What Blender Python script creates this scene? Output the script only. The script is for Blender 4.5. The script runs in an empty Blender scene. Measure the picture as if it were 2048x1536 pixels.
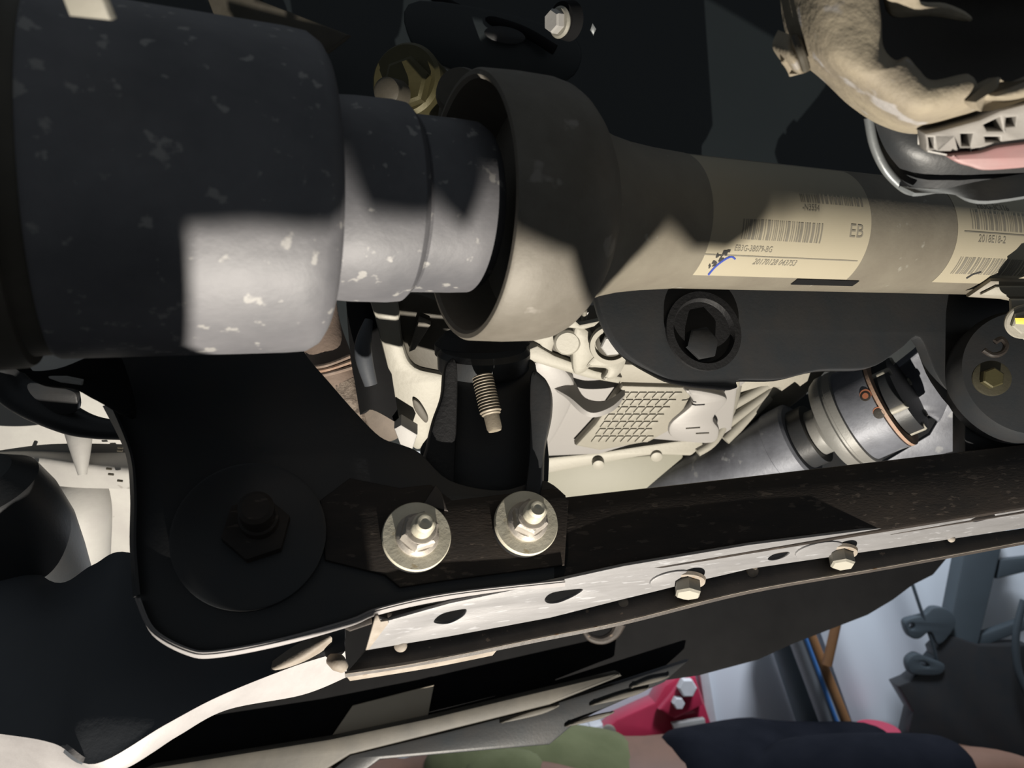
import bpy, bmesh, math, random
from mathutils import Vector as V, Matrix
random.seed(7)
S = bpy.context.scene; C = S.collection
PI = math.pi
# ---------------------------------------------------------------- camera, light, exposure
F = 1500.0                                   # focal length in pixels of the 2048 x 1536 frame
CAM = V((0, 0, 1.0))
cd = bpy.data.cameras.new('camera'); cam = bpy.data.objects.new('camera', cd); C.objects.link(cam)
cam.location = CAM; cam.rotation_euler = (PI/2, 0, 0)
cd.sensor_width = 36; cd.lens = F/2048*36; cd.clip_start = 0.01
cd.dof.use_dof = True; cd.dof.focus_distance = 0.60; cd.dof.aperture_fstop = 9.0
S.camera = cam
w = bpy.data.worlds.new('world'); S.world = w; w.use_nodes = True
w.node_tree.nodes['Background'].inputs[0].default_value = (0.86, 0.94, 1.0, 1)
w.node_tree.nodes['Background'].inputs[1].default_value = 0.15
LAMP = V((0.15, 0.05, 0.06))                 # hard work lamp lying on the floor under the truck
ld = bpy.data.lights.new('work_light', 'SPOT'); ld.energy = 140; ld.color = (1.0, 0.93, 0.82)
ld.shadow_soft_size = 0.0035; ld.spot_size = math.radians(100); ld.spot_blend = 0.1
lo = bpy.data.objects.new('work_light', ld); C.objects.link(lo); lo.location = LAMP
lo.rotation_euler = V((0.0, 0.5, 0.92)).to_track_quat('-Z', 'Y').to_euler()
ad = bpy.data.lights.new('wall_fill_lamp', 'AREA'); ad.energy = 27; ad.size = .3; ad.color = (0.84, 0.9, 1.0)  # added area lamp out of view, brightens the back wall
ao = bpy.data.objects.new('wall_fill_lamp', ad); C.objects.link(ao); ao.location = (.75, 1.3, 1.8)
ao.rotation_euler = (V((.6, 1.9, .3)) - ao.location).to_track_quat('-Z', 'Y').to_euler()
S.view_settings.view_transform = 'Standard'; S.view_settings.look = 'None'
S.view_settings.exposure = 0.0; S.view_settings.gamma = 1.0; S.view_settings.use_curve_mapping = False

# ---------------------------------------------------------------- helpers
def ray(px, py): return V(((px-1024)/F, 1.0, (768-py)/F))
def P(px, py, d): return CAM + ray(px, py)*d
def tag(o, label=None, cat=None, group=None, kind=None):
    if label: o['label'] = label
    if cat: o['category'] = cat
    if group: o['group'] = group
    if kind: o['kind'] = kind
    return o
def thing(name, label, cat, loc, group=None, kind=None):
    o = bpy.data.objects.new(name, None); C.objects.link(o); o.location = loc; o.empty_display_size = .02
    return tag(o, label, cat, group, kind)
def root_loc(o):
    v = V((0, 0, 0))
    while o: v += o.location; o = o.parent
    return v
def link(name, me, mat, parent=None, smooth=True, angle=35):
    me.name = name
    o = bpy.data.objects.new(name, me); C.objects.link(o)
    if parent:
        me.transform(Matrix.Translation(-root_loc(parent))); o.parent = parent
    me.materials.clear(); me.materials.append(mat)
    if smooth:
        me.polygons.foreach_set('use_smooth', [True]*len(me.polygons))
        try: me.set_sharp_from_angle(angle=math.radians(angle))
        except Exception: pass
    return o
def frame(n):
    n = n.normalized(); up = V((0, 0, 1)) if abs(n.z) < .95 else V((1, 0, 0))
    x = up.cross(n).normalized(); y = n.cross(x)
    return x, y, n
class Plane:
    def __init__(s, p, n): s.p = p; s.n = n.normalized(); s.x, s.y, _ = frame(n)
    def hit(s, px, py):
        r = ray(px, py); return CAM + r*((s.p-CAM).dot(s.n)/r.dot(s.n))
    def loc(s, px, py):
        q = s.hit(px, py)-s.p; return (q.dot(s.x), q.dot(s.y))
    def off(s, h): return Plane(s.p+s.n*h, s.n)
def PL(px, py, d, n): return Plane(P(px, py, d), V(n))
def catmull(pts, k=5, closed=True):
    out = []; n = len(pts)
    rng = range(n) if closed else range(n-1)
    for i in rng:
        if closed: p0, p1, p2, p3 = pts[i-1], pts[i], pts[(i+1) % n], pts[(i+2) % n]
        else: p0, p1, p2, p3 = pts[max(i-1, 0)], pts[i], pts[i+1], pts[min(i+2, n-1)]
        if tuple(p1) == tuple(p2): continue
        if tuple(p0) == tuple(p1): p0 = p1
        for j in range(k):
            t = j/k
            out.append(tuple(.5*((2*b)+(-a+c)*t+(2*a-5*b+4*c-d)*t*t+(-a+3*b-3*c+d)*t**3) for a, b, c, d in zip(p0, p1, p2, p3)))
    if not closed: out.append(tuple(pts[-1]))
    return out
def ell(cx, cy, rx, ry, rot=0, n=20):
    r = math.radians(rot)
    return [(cx+rx*math.cos(t)*math.cos(r)-ry*math.sin(t)*math.sin(r), cy+rx*math.cos(t)*math.sin(r)+ry*math.sin(t)*math.cos(r)) for t in [2*PI*i/n for i in range(n)]]
def plate(name, pts, pl, t, mat, parent=None, holes=(), smooth=False, bev=.0012):
    """solid plate: outline taken on plane pl, thickness t going back from the plane"""
    if smooth: pts = catmull(pts)
    cu = bpy.data.curves.new('c', 'CURVE'); cu.dimensions = '2D'; cu.fill_mode = 'BOTH'
    bev = min(bev, t*.45); cu.extrude = t/2-bev; cu.bevel_depth = bev; cu.bevel_resolution = 1; cu.offset = -bev
    for loop in [pts]+[h for h in holes]:
        sp = cu.splines.new('POLY'); sp.points.add(len(loop)-1); sp.use_cyclic_u = True
        for q, (a, b) in zip(sp.points, loop):
            x, y = pl.loc(a, b); q.co = (x, y, 0, 1)
    o = bpy.data.objects.new('c', cu); C.objects.link(o)
    dg = bpy.context.evaluated_depsgraph_get()
    me = bpy.data.meshes.new_from_object(o.evaluated_get(dg))
    bpy.data.objects.remove(o); bpy.data.curves.remove(cu)
    M = Matrix((pl.x, pl.y, pl.n)).transposed().to_4x4(); M.translation = pl.p - pl.n*t/2
    me.transform(M)
    bm = bmesh.new(); bm.from_mesh(me); bmesh.ops.remove_doubles(bm, verts=bm.verts, dist=1e-5)
    bmesh.ops.recalc_face_normals(bm, faces=bm.faces); bm.to_mesh(me); bm.free()
    return link(name, me, mat, parent, angle=30)
def sheet(name, rows, mat, parent=None, t=.003, sub=6, subu=6, smooth=True):
    """rows of (px,py,depth): a curved solid sheet through those points"""
    R = [catmull(r, subu, False) if smooth else list(r) for r in rows]
    m = len(R[0])
    cols = [catmull([R[i][j] for i in range(len(R))], sub, False) if smooth else [R[i][j] for i in range(len(R))] for j in range(m)]
    n = len(cols[0])
    vs = [P(*cols[j][i]) for i in range(n) for j in range(m)]
    fs = [(i*m+j, i*m+j+1, (i+1)*m+j+1, (i+1)*m+j) for i in range(n-1) for j in range(m-1)]
    me = bpy.data.meshes.new(name); me.from_pydata([tuple(v) for v in vs], [], fs); me.update()
    bm = bmesh.new(); bm.from_mesh(me)
    # front normals towards the camera, then a solid back
    a = sum((f.normal.dot(f.calc_center_median()-CAM) for f in bm.faces))
    if a > 0: bmesh.ops.reverse_faces(bm, faces=bm.faces)
    bm.normal_update()
    front = list(bm.faces); nv = {v: bm.verts.new(v.co - v.normal*t) for v in list(bm.verts)}
    edges = [e for e in bm.edges if e.is_boundary]
    for f in front: bm.faces.new([nv[v] for v in reversed(f.verts)])
    for e in edges:
        l = e.link_loops[0]; a_, b_ = l.vert, l.link_loop_next.vert
        try: bm.faces.new((b_, a_, nv[a_], nv[b_]))
        except ValueError: pass
    bm.to_mesh(me); bm.free()
    return link(name, me, mat, parent, angle=50)
def lathe(name, prof, o, a, mat, parent=None, n=48, a0=0, wob=0):
    """prof: (distance along a, radius)"""
    x, y, a = frame(a); vs = []; fs = []
    for s, r in prof:
        for k in range(n):
            t = a0+2*PI*k/n; rr = r*(1+wob*math.sin(3*t+s*90)*math.sin(5*t+s*40))
            vs.append(tuple(o+a*s+(x*math.cos(t)+y*math.sin(t))*max(rr, 1e-5)))
    for i in range(len(prof)-1):
        for k in range(n): fs.append((i*n+k, i*n+(k+1) % n, (i+1)*n+(k+1) % n, (i+1)*n+k))
    me = bpy.data.meshes.new(name); me.from_pydata(vs, [], fs); me.update()
    bm = bmesh.new(); bm.from_mesh(me); bmesh.ops.remove_doubles(bm, verts=bm.verts, dist=3e-5)
    bmesh.ops.holes_fill(bm, edges=[e for e in bm.edges if e.is_boundary], sides=0)
    bmesh.ops.recalc_face_normals(bm, faces=bm.faces); bm.to_mesh(me); bm.free()
    return link(name, me, mat, parent)
def tube(name, pts, r, mat, parent=None, n=12, k=6, flat=1.0):
    """pts world points (Vector); r number or list"""
    m = len(pts); rr = r if isinstance(r, (list, tuple)) else [r]*m
    q = catmull([tuple(p)+(a,) for p, a in zip(pts, rr)], k, False)
    bm = bmesh.new(); prev = None; rings = []; up = None
    for i, c in enumerate(q):
        p = V(c[:3]); d = (V(q[min(i+1, len(q)-1)][:3])-V(q[max(i-1, 0)][:3])).normalized()
        if up is None: up = V((0, 0, 1)) if abs(d.z) < .9 else V((1, 0, 0))
        x = up.cross(d).normalized(); y = d.cross(x); up = y
        rings.append([bm.verts.new(p+(x*math.cos(2*PI*j/n)+y*math.sin(2*PI*j/n)*flat)*c[3]) for j in range(n)])
    for A, B in zip(rings, rings[1:]):
        for j in range(n): bm.faces.new((A[j], A[(j+1) % n], B[(j+1) % n], B[j]))
    bm.faces.new(list(reversed(rings[0]))); bm.faces.new(rings[-1])
    bmesh.ops.recalc_face_normals(bm, faces=bm.faces)
    me = bpy.data.meshes.new(name); bm.to_mesh(me); bm.free()
    return link(name, me, mat, parent)
def hexa(name, o, a, r, h, mat, parent, rot=0, ch=.15):
    return lathe(name, [(0, r*.97), (h*.06, r), (h*(1-ch), r), (h, r*.86)], o, a, mat, parent, n=6, a0=rot)
def pxr(px, d): return px*d/F

# ---------------------------------------------------------------- materials
def mat(name, col, rough=.6, metal=0.0, col2=None, scale=40, amt=.5, bump=.15, bscale=200, spot=None, sscale=60, sthr=.62, spec=.4, stretch=None, coat=0):
    m = bpy.data.materials.new(name); m.use_nodes = True; nt = m.node_tree; b = nt.nodes['Principled BSDF']
    b.inputs['Roughness'].default_value = rough; b.inputs['Metallic'].default_value = metal
    b.inputs['Specular IOR Level'].default_value = spec; b.inputs['Coat Weight'].default_value = coat
    tc = nt.nodes.new('ShaderNodeTexCoord'); src = tc.outputs['Object']
    if stretch:
        mp = nt.nodes.new('ShaderNodeMapping'); mp.inputs['Scale'].default_value = stretch[:3]
        if len(stretch) > 3: mp.inputs['Rotation'].default_value = stretch[3]
        nt.links.new(src, mp.inputs['Vector']); src = mp.outputs['Vector']
    def noise(sc, det=6, ro=.6):
        n = nt.nodes.new('ShaderNodeTexNoise'); n.inputs['Scale'].default_value = sc; n.inputs['Detail'].default_value = det
        n.inputs['Roughness'].default_value = ro; nt.links.new(src, n.inputs['Vector']); return n.outputs['Fac']
    def ramp(f, a, z):
        r = nt.nodes.new('ShaderNodeMapRange'); r.inputs[1].default_value = a; r.inputs[2].default_value = z
        nt.links.new(f, r.inputs[0]); return r.outputs[0]
    def mix(f, A, B):
        x = nt.nodes.new('ShaderNodeMix'); x.data_type = 'RGBA'; nt.links.new(f, x.inputs[0])
        for s_, v in ((6, A), (7, B)):
            if isinstance(v, tuple): x.inputs[s_].default_value = v+(1,)
            else: nt.links.new(v, x.inputs[s_])
        return x.outputs[2]
    c2 = col2 or tuple(c*.6 for c in col)
    out = mix(ramp(noise(scale), .5-.25/max(amt, .05)*.5, .5+.25/max(amt, .05)*.5), col, c2)
    if spot:
        out = mix(ramp(noise(sscale, 3, .5), sthr, sthr+.05), out, spot)
    nt.links.new(out, b.inputs['Base Color'])
    if bump:
        bp = nt.nodes.new('ShaderNodeBump'); bp.inputs['Strength'].default_value = bump; bp.inputs['Distance'].default_value = .002
        nt.links.new(noise(bscale, 4), bp.inputs['Height']); nt.links.new(bp.outputs[0], b.inputs['Normal'])
    return m
def dm(name, col, *a, f=.52, **k):
    k2 = dict(k); a = list(a); g = lambda c: tuple(x*f for x in c) if c else c
    if 'spot' in k2: k2['spot'] = g(k2['spot'])
    if len(a) > 2: a[2] = g(a[2])
    return mat(name, g(col), *a, **k2)
BLACK = mat('black_paint', (.018, .021, .024), .42, 0, (.026, .025, .025), 30, .5, .08, 260, spec=.3)
BLACKS = mat('scuffed_black_paint', (.017, .015, .014), .5, 0, (.03, .024, .02), 25, .6, .15, 220, spot=(.055, .045, .038), sscale=90, sthr=.62, spec=.18, stretch=(1, 1, 3.5))
ARM = mat('dusty_black_paint', (.048, .054, .064), .55, 0, (.066, .07, .078), 9, .6, .05, 200, spec=.35)
RIM = dm('lit_sheet_edge', (.5, .48, .48), .5, 0, (.42, .40, .40), 60, .5, .1)  # pale tone paints light onto the turned edges of black sheet
RUBBER = mat('black_rubber', (.012, .012, .013), .6, 0, None, 40, .5, .3, 300, spec=.3)
HOUS = dm('dirty_grey_steel', (.235, .232, .248), .55, .1, (.15, .15, .165), 16, .8, .12, 150, spot=(.42, .41, .40), sscale=100, sthr=.628)
HOUSD = dm('dirty_brown_steel', (.13, .115, .09), .6, .1, (.08, .07, .05), 22, .7, .12, 150, spot=(.2, .16, .11), sscale=60, sthr=.7)
CUPM = dm('dusty_cast_iron', (.27, .245, .205), .6, .1, (.17, .15, .12), 25, .6, .12, 170, spot=(.36, .33, .29), sscale=45, sthr=.66)
TUBEM = dm('dusty_axle_tube', (.33, .30, .235), .55, .1, (.24, .21, .165), 20, .6, .08, 200, spot=(.4, .38, .32), sscale=70, sthr=.68)
LABEL = dm('cream_label_paper', (.60, .54, .40), .55, 0, (.55, .49, .36), 14, .4, .02)
INK = dm('faded_ink', (.26, .24, .19), .7, 0, (.34, .31, .25), 90, .6, 0)
INKD = mat('black_smudge', (.03, .03, .03), .7, 0, None, 90, .6, 0)
BLUE = mat('blue_pen', (.03, .06, .35), .6, 0, None, 40, .3, 0)
ZINC = mat('zinc_washer', (.60, .57, .47), .45, .2, (.48, .45, .36), 60, .6, .12, 300, spot=(.4, .34, .22), sscale=120, sthr=.68)
STEEL = mat('dull_bolt_steel', (.42, .39, .35), .5, .45, (.3, .27, .24), 60, .6, .15, 300)
ALU = dm('cast_aluminium', (.50, .475, .41), .55, .1, (.50, .475, .40), 18, .6, .12, 240)
ALUG = dm('sandy_cast_aluminium', (.46, .43, .36), .6, .1, (.40, .375, .31), 22, .6, .15, 240)
PANM = dm('matt_oil_pan', (.47, .45, .43), .5, .1, (.47, .45, .43), 14, .5, .05, 260)
BRIGHT = dm('bright_dusty_casting', (.70, .69, .65), .6, 0, (.58, .56, .54), 20, .6, .1, 200, spot=(.45, .43, .4), sscale=60, sthr=.70)
SCUFF_LIT = dm('scratched_lit_steel', (.38, .375, .385), .5, .15, (.31, .305, .31), 40, .5, .15, 200, spot=(.48, .48, .5), sscale=60, sthr=.62, stretch=(1, 1, 7, (0, .9, 0)))  # scratched metal, lightened to paint the light on the strip
DUST_LIT = dm('dusty_lit_edge', (.45, .40, .345), .7, 0, (.3, .25, .2), 60, .7, .15, 200, spot=(.25, .16, .09), sscale=70, sthr=.64)  # dust tone, lightened to paint light along the lip edges
LIP = mat('brown_black_lip', (.05, .041, .035), .55, 0, (.03, .026, .024), 60, .7, .15, 250, spot=(.16, .12, .09), sscale=160, sthr=.69)
SHAFT = dm('blue_grey_shaft_steel', (.30, .315, .36), .5, .2, (.14, .145, .17), 26, .6, .12, 200, spot=(.36, .37, .39), sscale=55, sthr=.66)
SHAFTL = dm('pale_joint_steel', (.36, .36, .34), .5, .2, (.28, .27, .25), 26, .6, .12, 200)
RUST = mat('rusty_edge', (.26, .16, .11), .7, 0, (.30, .22, .17), 90, .8, .2)
ORU = mat('rust_orange', (.28, .10, .05), .7, 0, None, 60, .5, 0)
TAN = dm('tan_hose', (.40, .30, .245), .65, 0, (.32, .24, .19), 30, .5, .2)
BRAID = dm('braided_wrap', (.36, .29, .235), .7, 0, (.12, .09, .07), 160, .9, .6, 500)
SAND = dm('sandy_mud_casting', (.50, .43, .31), .75, 0, (.34, .29, .22), 26, .8, .6, 120, spot=(.55, .52, .50), sscale=42, sthr=.60)
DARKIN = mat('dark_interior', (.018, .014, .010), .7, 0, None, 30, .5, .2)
PINK = dm('pink_connector', (.55, .27, .27), .5, 0, (.5, .33, .32), 40, .5, .05)
PLAST = dm('pale_connector_plastic', (.52, .49, .45), .5, 0, (.4, .38, .36), 60, .5, .1)
SILV = dm('grey_silver_sheet', (.34, .36, .37), .4, .3, (.25, .27, .28), 40, .5, .1)
YEL = mat('yellow_paint_mark', (.75, .62, .08), .5, 0, None, 40, .3, 0)
OLB = dm('olive_brass_nut', (.12, .105, .045), .5, .4, (.08, .07, .03), 50, .5, .1)
ORSP = mat('orange_mark', (.32, .17, .03), .6, 0, None, 90, .5, .1)
LINER = mat('glossy_black_liner', (.008, .012, .014), .45, 0, (.010, .014, .016), 6, .5, .06, 40, spec=.5)
RAIL = dm('dark_frame_rail', (.020, .020, .021), .8, 0, (.013, .013, .014), 12, .6, .1, 120, spec=.08)
RAILB = dm('grey_brown_sill', (.17, .155, .13), .6, 0, (.10, .095, .085), 14, .7, .1, 120)
TANP = mat('tan_lit_patch', (.5, .44, .35), .6, 0, (.44, .38, .30), 14, .4, .05)  # bare tan patch, its tone raised to stand in for light
WALLM = mat('white_blue_sheet_wall', (.80, .83, .88), .7, 0, (.76, .80, .86), 2, .5, .02, 20)
CURT = mat('white_blue_curtain', (.74, .79, .84), .8, 0, (.70, .75, .80), 2, .5, .02, 20)
COLM = mat('blue_grey_column', (.15, .19, .22), .6, 0, (.11, .14, .16), 5, .6, .03)
DUCT = mat('grey_pipe', (.36, .38, .41), .5, 0, (.30, .32, .34), 5, .6, .03)
BLUST = mat('blue_stripe', (.08, .24, .60), .5, 0, None, 5, .3, 0)
ORNG = mat('orange_brown_pole', (.30, .15, .06), .6, 0, (.22, .11, .05), 10, .6, .05)
POST = mat('slate_post', (.045, .06, .07), .6, 0, (.035, .045, .052), 6, .6, .04)
REDM = mat('crimson_jack_paint', (.50, .035, .085), .35, 0, (.40, .03, .07), 10, .5, .03, coat=.3)
WHT = mat('white_plastic', (.75, .76, .78), .5, 0, None, 30, .2, .02)
SHIRT = mat('olive_cotton', (.115, .125, .058), .9, 0, (.085, .095, .04), 14, .7, .3, 60)
SKIN = mat('brown_skin', (.15, .078, .05), .6, 0, (.12, .065, .042), 20, .5, .05)
CLOTH = mat('black_cloth', (.005, .006, .009), .9, 0, (.009, .010, .014), 14, .6, .3, 60, spec=.05)
FLOORM = mat('concrete_floor', (.30, .29, .28), .8, 0, (.22, .21, .2), 3, .6, .2, 30)

# ---------------------------------------------------------------- setting
def box(name, lo_, hi_, m, parent=None):
    bm = bmesh.new(); bmesh.ops.create_cube(bm, size=1)
    for v in bm.verts: v.co = V([(lo_[i]+hi_[i])/2+v.co[i]*(hi_[i]-lo_[i]) for i in range(3)])
    me = bpy.data.meshes.new(name); bm.to_mesh(me); bm.free(); return link(name, me, m, parent, smooth=False)
tag(box('floor', (-4, -2, -.05), (5, 1.95, 0), FLOORM), 'grey concrete workshop floor under the truck', kind='structure')
wb = tag(box('wall_back', (-4, 1.95, -.05), (5, 2.05, 3.2), WALLM), 'pale blue-white sheet wall of the workshop behind the truck', kind='structure')

# underbody far behind the axle, dark
ub = thing('underbody_floor', 'dark glossy black underbody panel above and behind the axle tube', 'underbody', P(1200, 300, 1.0))
sheet('panel', [[(-500, -500, .95), (600, -500, 1.0), (1200, -500, 1.05), (1800, -500, .98), (2600, -500, .95)],
                [(-500, 100, .97), (600, 100, 1.05), (1200, 100, 1.1), (1620, 100, 1.06), (2600, 100, .95)],
                [(-500, 500, 1.0), (600, 500, 1.1), (1200, 500, 1.12), (1700, 500, 1.05), (2600, 500, .98)],
                [(-500, 1150, 1.1), (600, 900, 1.12), (1200, 960, 1.12), (1800, 860, 1.1), (2600, 800, 1.0)]], LINER, ub, t=.01)
plate('sheet_fold', [(520, 0), (700, 70), (655, 105), (560, 90), (430, 40), (400, -40), (520, -40)], PL(600, 50, .9, (.1, -.9, -.3)), .02, RAILB if False else HOUSD, ub, bev=.003)
tube('seam_ridge', [P(830, -30, .9), P(930, 25, .88), P(1040, 60, .87), P(1110, 100, .87)], .006, RAIL, ub)
plate('oval_opening', ell(1010, 70, 42, 17, 10), PL(1010, 70, .86, (.1, -.9, -.3)), .004, BLACK, ub)
plate('mounting_flange', [(840, 0), (1130, 60), (1150, 150), (1040, 170), (900, 140), (820, 80)], PL(1000, 90, .88, (.1, -.9, -.3)), .015, LINER, ub, smooth=True, bev=.004)

# ---------------------------------------------------------------- the axle line
AX = V((1, .445, .038)).normalized(); A0 = V((0, .4708, 1.1083))
def sx(px):
    k = (px-1024)/F; X = k*.4708/(1-.445*k); return X/AX.x
def prof(l): return [(sx(p), r) for p, r in l]
cv = thing('constant_velocity_joint', 'big dark grey drive-joint housing with white spatter, sunlit along its lower half', 'drive joint', A0+AX*sx(400))
lathe('end_flange', prof([(-400, .060), (-350, .092), (-60, .093), (40, .0915), (52, .090), (56, .084)]), A0, AX, HOUSD, cv, n=96)
lathe('groove_ring', prof([(30, .083), (50, .086), (110, .085), (118, .080)]), A0, AX, HOUSD, cv, n=96)
lathe('housing', prof([(80, .070), (98, .0862), (110, .0875), (300, .0868), (560, .0862), (600, .0855), (622, .082), (634, .077), (640, .066), (642, .03)]), A0, AX, HOUS, cv, n=128, wob=.002)
lathe('outer_boot_ring', prof([(560, .05), (640, .056), (700, .0572), (770, .0575), (795, .0568), (808, .053), (814, .045)]), A0, AX, HOUS, cv, n=96)
lathe('inner_boot_ring', prof([(790, .045), (815, .0512), (900, .0512), (935, .0508), (950, .048), (958, .042), (962, .02)]), A0, AX, HOUS, cv, n=96)
at = thing('axle_tube', 'dusty beige axle tube with flared cup end and two barcode labels', 'axle', A0+AX*sx(1400))
lathe('cup', prof([(1040, .066), (1000, .071), (935, .0745), (929, .0765), (930, .0792), (936, .0805), (1000, .0815), (1060, .0812), (1085, .0795), (1102, .0765), (1120, .071), (1138, .063), (1143, .055)]), A0, AX, CUPM, at, n=128)
lathe('neck', prof([(1105, .062), (1138, .0605), (1160, .0565), (1190, .0525), (1230, .0495), (1280, .0475), (1340, .0462)]), A0, AX, TUBEM, at, n=96)
TR = .0458
lathe('tube', prof([(1300, TR*.995), (1340, TR), (1700, TR), (2100, TR), (2700, TR)]), A0, AX, TUBEM, at, n=96)
ux, uy, _ = frame(AX)
def on_tube(px, py, r=TR):
    d = ray(px, py).normalized(); o = CAM-A0
    dp = d-AX*d.dot(AX); op = o-AX*o.dot(AX)
    a, b, c = dp.dot(dp), 2*dp.dot(op), op.dot(op)-r*r; D = b*b-4*a*c
    t = (-b-math.sqrt(max(D, 0)))/(2*a); q = o+d*t; s = q.dot(AX); q -= AX*s
    return s, math.atan2(q.dot(uy), q.dot(ux)) % (2*PI)
def tp(s, ph, r): return A0+AX*s+(ux*math.cos(ph)+uy*math.sin(ph))*r
def wrap_patch(name, quads, h, m, parent):
    """quads: list of (s0,s1,ph0,ph1)"""
    vs, fs = [], []
    for s0, s1, p0, p1 in quads:
        n = max(1, int(abs(p1-p0)/.06)); b = len(vs)
        for i in range(n+1):
            ph = p0+(p1-p0)*i/n
            for s in (s0, s1): vs.append(tuple(tp(s, ph, TR+h)))
        for i in range(n): fs.append((b+2*i, b+2*i+1, b+2*i+3, b+2*i+2))
    me = bpy.data.meshes.new(name); me.from_pydata(vs, [], fs); me.update(); return link(name, me, m, parent)
def wrap_text(name, txt, px, py, hpx, m, parent, squash=1.0, h=.00045, shear=0):
    s0, p0 = on_tube(px, py); d = (tp(s0, p0, TR)-CAM).y
    size = hpx*d/F*1.38
    cu = bpy.data.curves.new('t', 'FONT'); cu.body = txt; cu.size = size; cu.shear = shear; cu.resolution_u = 3
    o = bpy.data.objects.new('t', cu); C.objects.link(o)
    me = bpy.data.meshes.new_from_object(o.evaluated_get(bpy.context.evaluated_depsgraph_get()))
    bpy.data.objects.remove(o); bpy.data.curves.remove(cu)
    for v in me.vertices:
        v.co = tp(s0+v.co.x*squash, p0+sg*v.co.y/TR, TR+h)
    return link(name, me, m, parent, smooth=False)
sL, phb = on_tube(1300, 552); _, pht = on_tube(1500, 300)
s1, ph1 = on_tube(1310, 552); s2, _ = on_tube(1740, 470); _, phB = on_tube(1500, 553)
sg = 1 if tp(s1, ph1+.1, TR).z > tp(s1, ph1, TR).z else -1
def label_obj(s0, s1_):
    lb = wrap_patch('label', [(s0, s1_, phB, phB+sg*2.1)], .0002, LABEL, at); return lb
lab1 = label_obj(s1, s2); lab1['label'] = 'cream barcode label marked EB on the axle tube'
s3, _ = on_tube(1915, 470); s4, _ = on_tube(2300, 470)
lab2 = label_obj(s3, s4); lab2['label'] = 'second cream barcode label near the right edge'
def bars(px0, px1, pyt, pyb, parent, seed, dens=34):
    r = random.Random(seed); sa, pa = on_tube(px0, pyt); sb, pb = on_tube(px0, pyb); sc, _ = on_tube(px1, (pyt+pyb)/2); sa = on_tube(px0, (pyt+pyb)/2)[0]
    q = []; s = sa; u = (sc-sa)/dens/2.2
    while s < sc:
        wd = u*r.choice((.7, .8, 1.7, 2.6)); q.append((s, min(s+wd, sc), pa, pb)); s += wd+u*r.choice((.7, .9, 1.6))
    return wrap_patch('barcode', q, .0004, INK, parent)
bars(1485, 1645, 437, 478, lab1, 1, 34); bars(1600, 1722, 388, 404, lab1, 2, 26)
wrap_text('printed_text', 'EB', 1696, 474, 27, INK, lab1, 1.0)
wrap_text('printed_text', 'EB3G-3B079-BG', 1467, 501, 13, INK, lab1, .80)
wrap_text('printed_text', '20170128 043753', 1503, 528, 14, INK, lab1, .80, shear=.2)
wrap_text('printed_text', '-N3554', 1604, 421, 12, INK, lab1, .9, shear=.2)
wrap_text('printed_text', 'LA', 1337, 500, 14, INK, lab1, .9)
sa, pa = on_tube(1335, 506); sb, _ = on_tube(1722, 506)
wrap_patch('printed_rule', [(sa, sb, pa, pa+sg*.018)], .0004, INK, lab1)
def stroke(name, pts, wpx, m, parent):
    vs, fs = [], []
    for i, (a, b) in enumerate(pts):
        q = pts[min(i+1, len(pts)-1)]; p = pts[max(i-1, 0)]; d = V((q[0]-p[0], q[1]-p[1])).normalized(); nx, ny = -d.y*wpx/2, d.x*wpx/2
        for s_ in (1, -1):
            s, ph = on_tube(a+nx*s_, b+ny*s_); vs.append(tuple(tp(s, ph, TR+.0005)))
    fs = [(2*i, 2*i+1, 2*i+3, 2*i+2) for i in range(len(pts)-1)]
    me = bpy.data.meshes.new(name); me.from_pydata(vs, [], fs); me.update(); return link(name, me, m, parent, smooth=False)
stroke('pen_mark', catmull([(1416, 549), (1430, 533), (1448, 519), (1462, 513), (1470, 518)], 5, False), 3.5, BLUE, lab1)
r = random.Random(5); 
sm = []
for i in range(26):
    t = r.random(); cx = 1418+34*t+r.uniform(-4, 4); cy = 527-26*t+r.uniform(-7, 7); s, ph = on_tube(cx, cy); sm.append((s, s+r.uniform(.0008, .0028), ph, ph+r.uniform(.02, .06)))
wrap_patch('ink_smudge', sm, .0005, INKD, lab1)
bars(1943, 2200, 424, 458, lab2, 3, 60); bars(1912, 2200, 513, 547, lab2, 4, 60)
wrap_text('printed_text', 'EB3G-3C116', 1955, 417, 15, INK, lab2, .9)
wrap_text('printed_text', '2018E18-2', 1955, 484, 15, INK, lab2, .95)
sa, pa = on_tube(1928, 464); sb, _ = on_tube(2250, 464); wrap_patch('printed_rule', [(sa, sb, pa, pa+sg*.02)], .0004, INK, lab2)
s, ph = on_tube(1960, 540)
stroke('pen_mark', [(1932, 556), (1945, 548), (1962, 543)], 3, INKD, lab2)
def notch(px0, px1, py0, py1):
    sA, pA = on_tube(px0, py0); sB, pB = on_tube(px1, py1); sA2 = on_tube(px0, py1)[0]
    return wrap_patch('slot', [(sA, sB, pA, pB)], .0006, RAIL, at)
notch(1594, 1704, 557, 571); notch(1985, 2100, 560, 570)
# welded tab under the right label
plate('welded_tab', [(1934, 595), (1982, 562), (2120, 565), (2120, 604), (2020, 603), (2000, 599)], PL(2000, 585, .612, (-.25, -.75, -.62)), .006, TUBEM, at)
plate('tab_ridge', [(1960, 590), (1992, 574), (2080, 574), (2080, 594), (1990, 594)], PL(2000, 585, .609, (-.25, -.75, -.62)), .003, ALUG, at)
# mark on the cup
n_ = V((-.2, -.95, .22)); tube('paint_dot', [A0+AX*sx(1075)+V((-.012, -.0772, .0285)), A0+AX*sx(1075)+V((-.007, -.0765, .0285))], [.0035, .003], ORSP, at)
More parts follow.
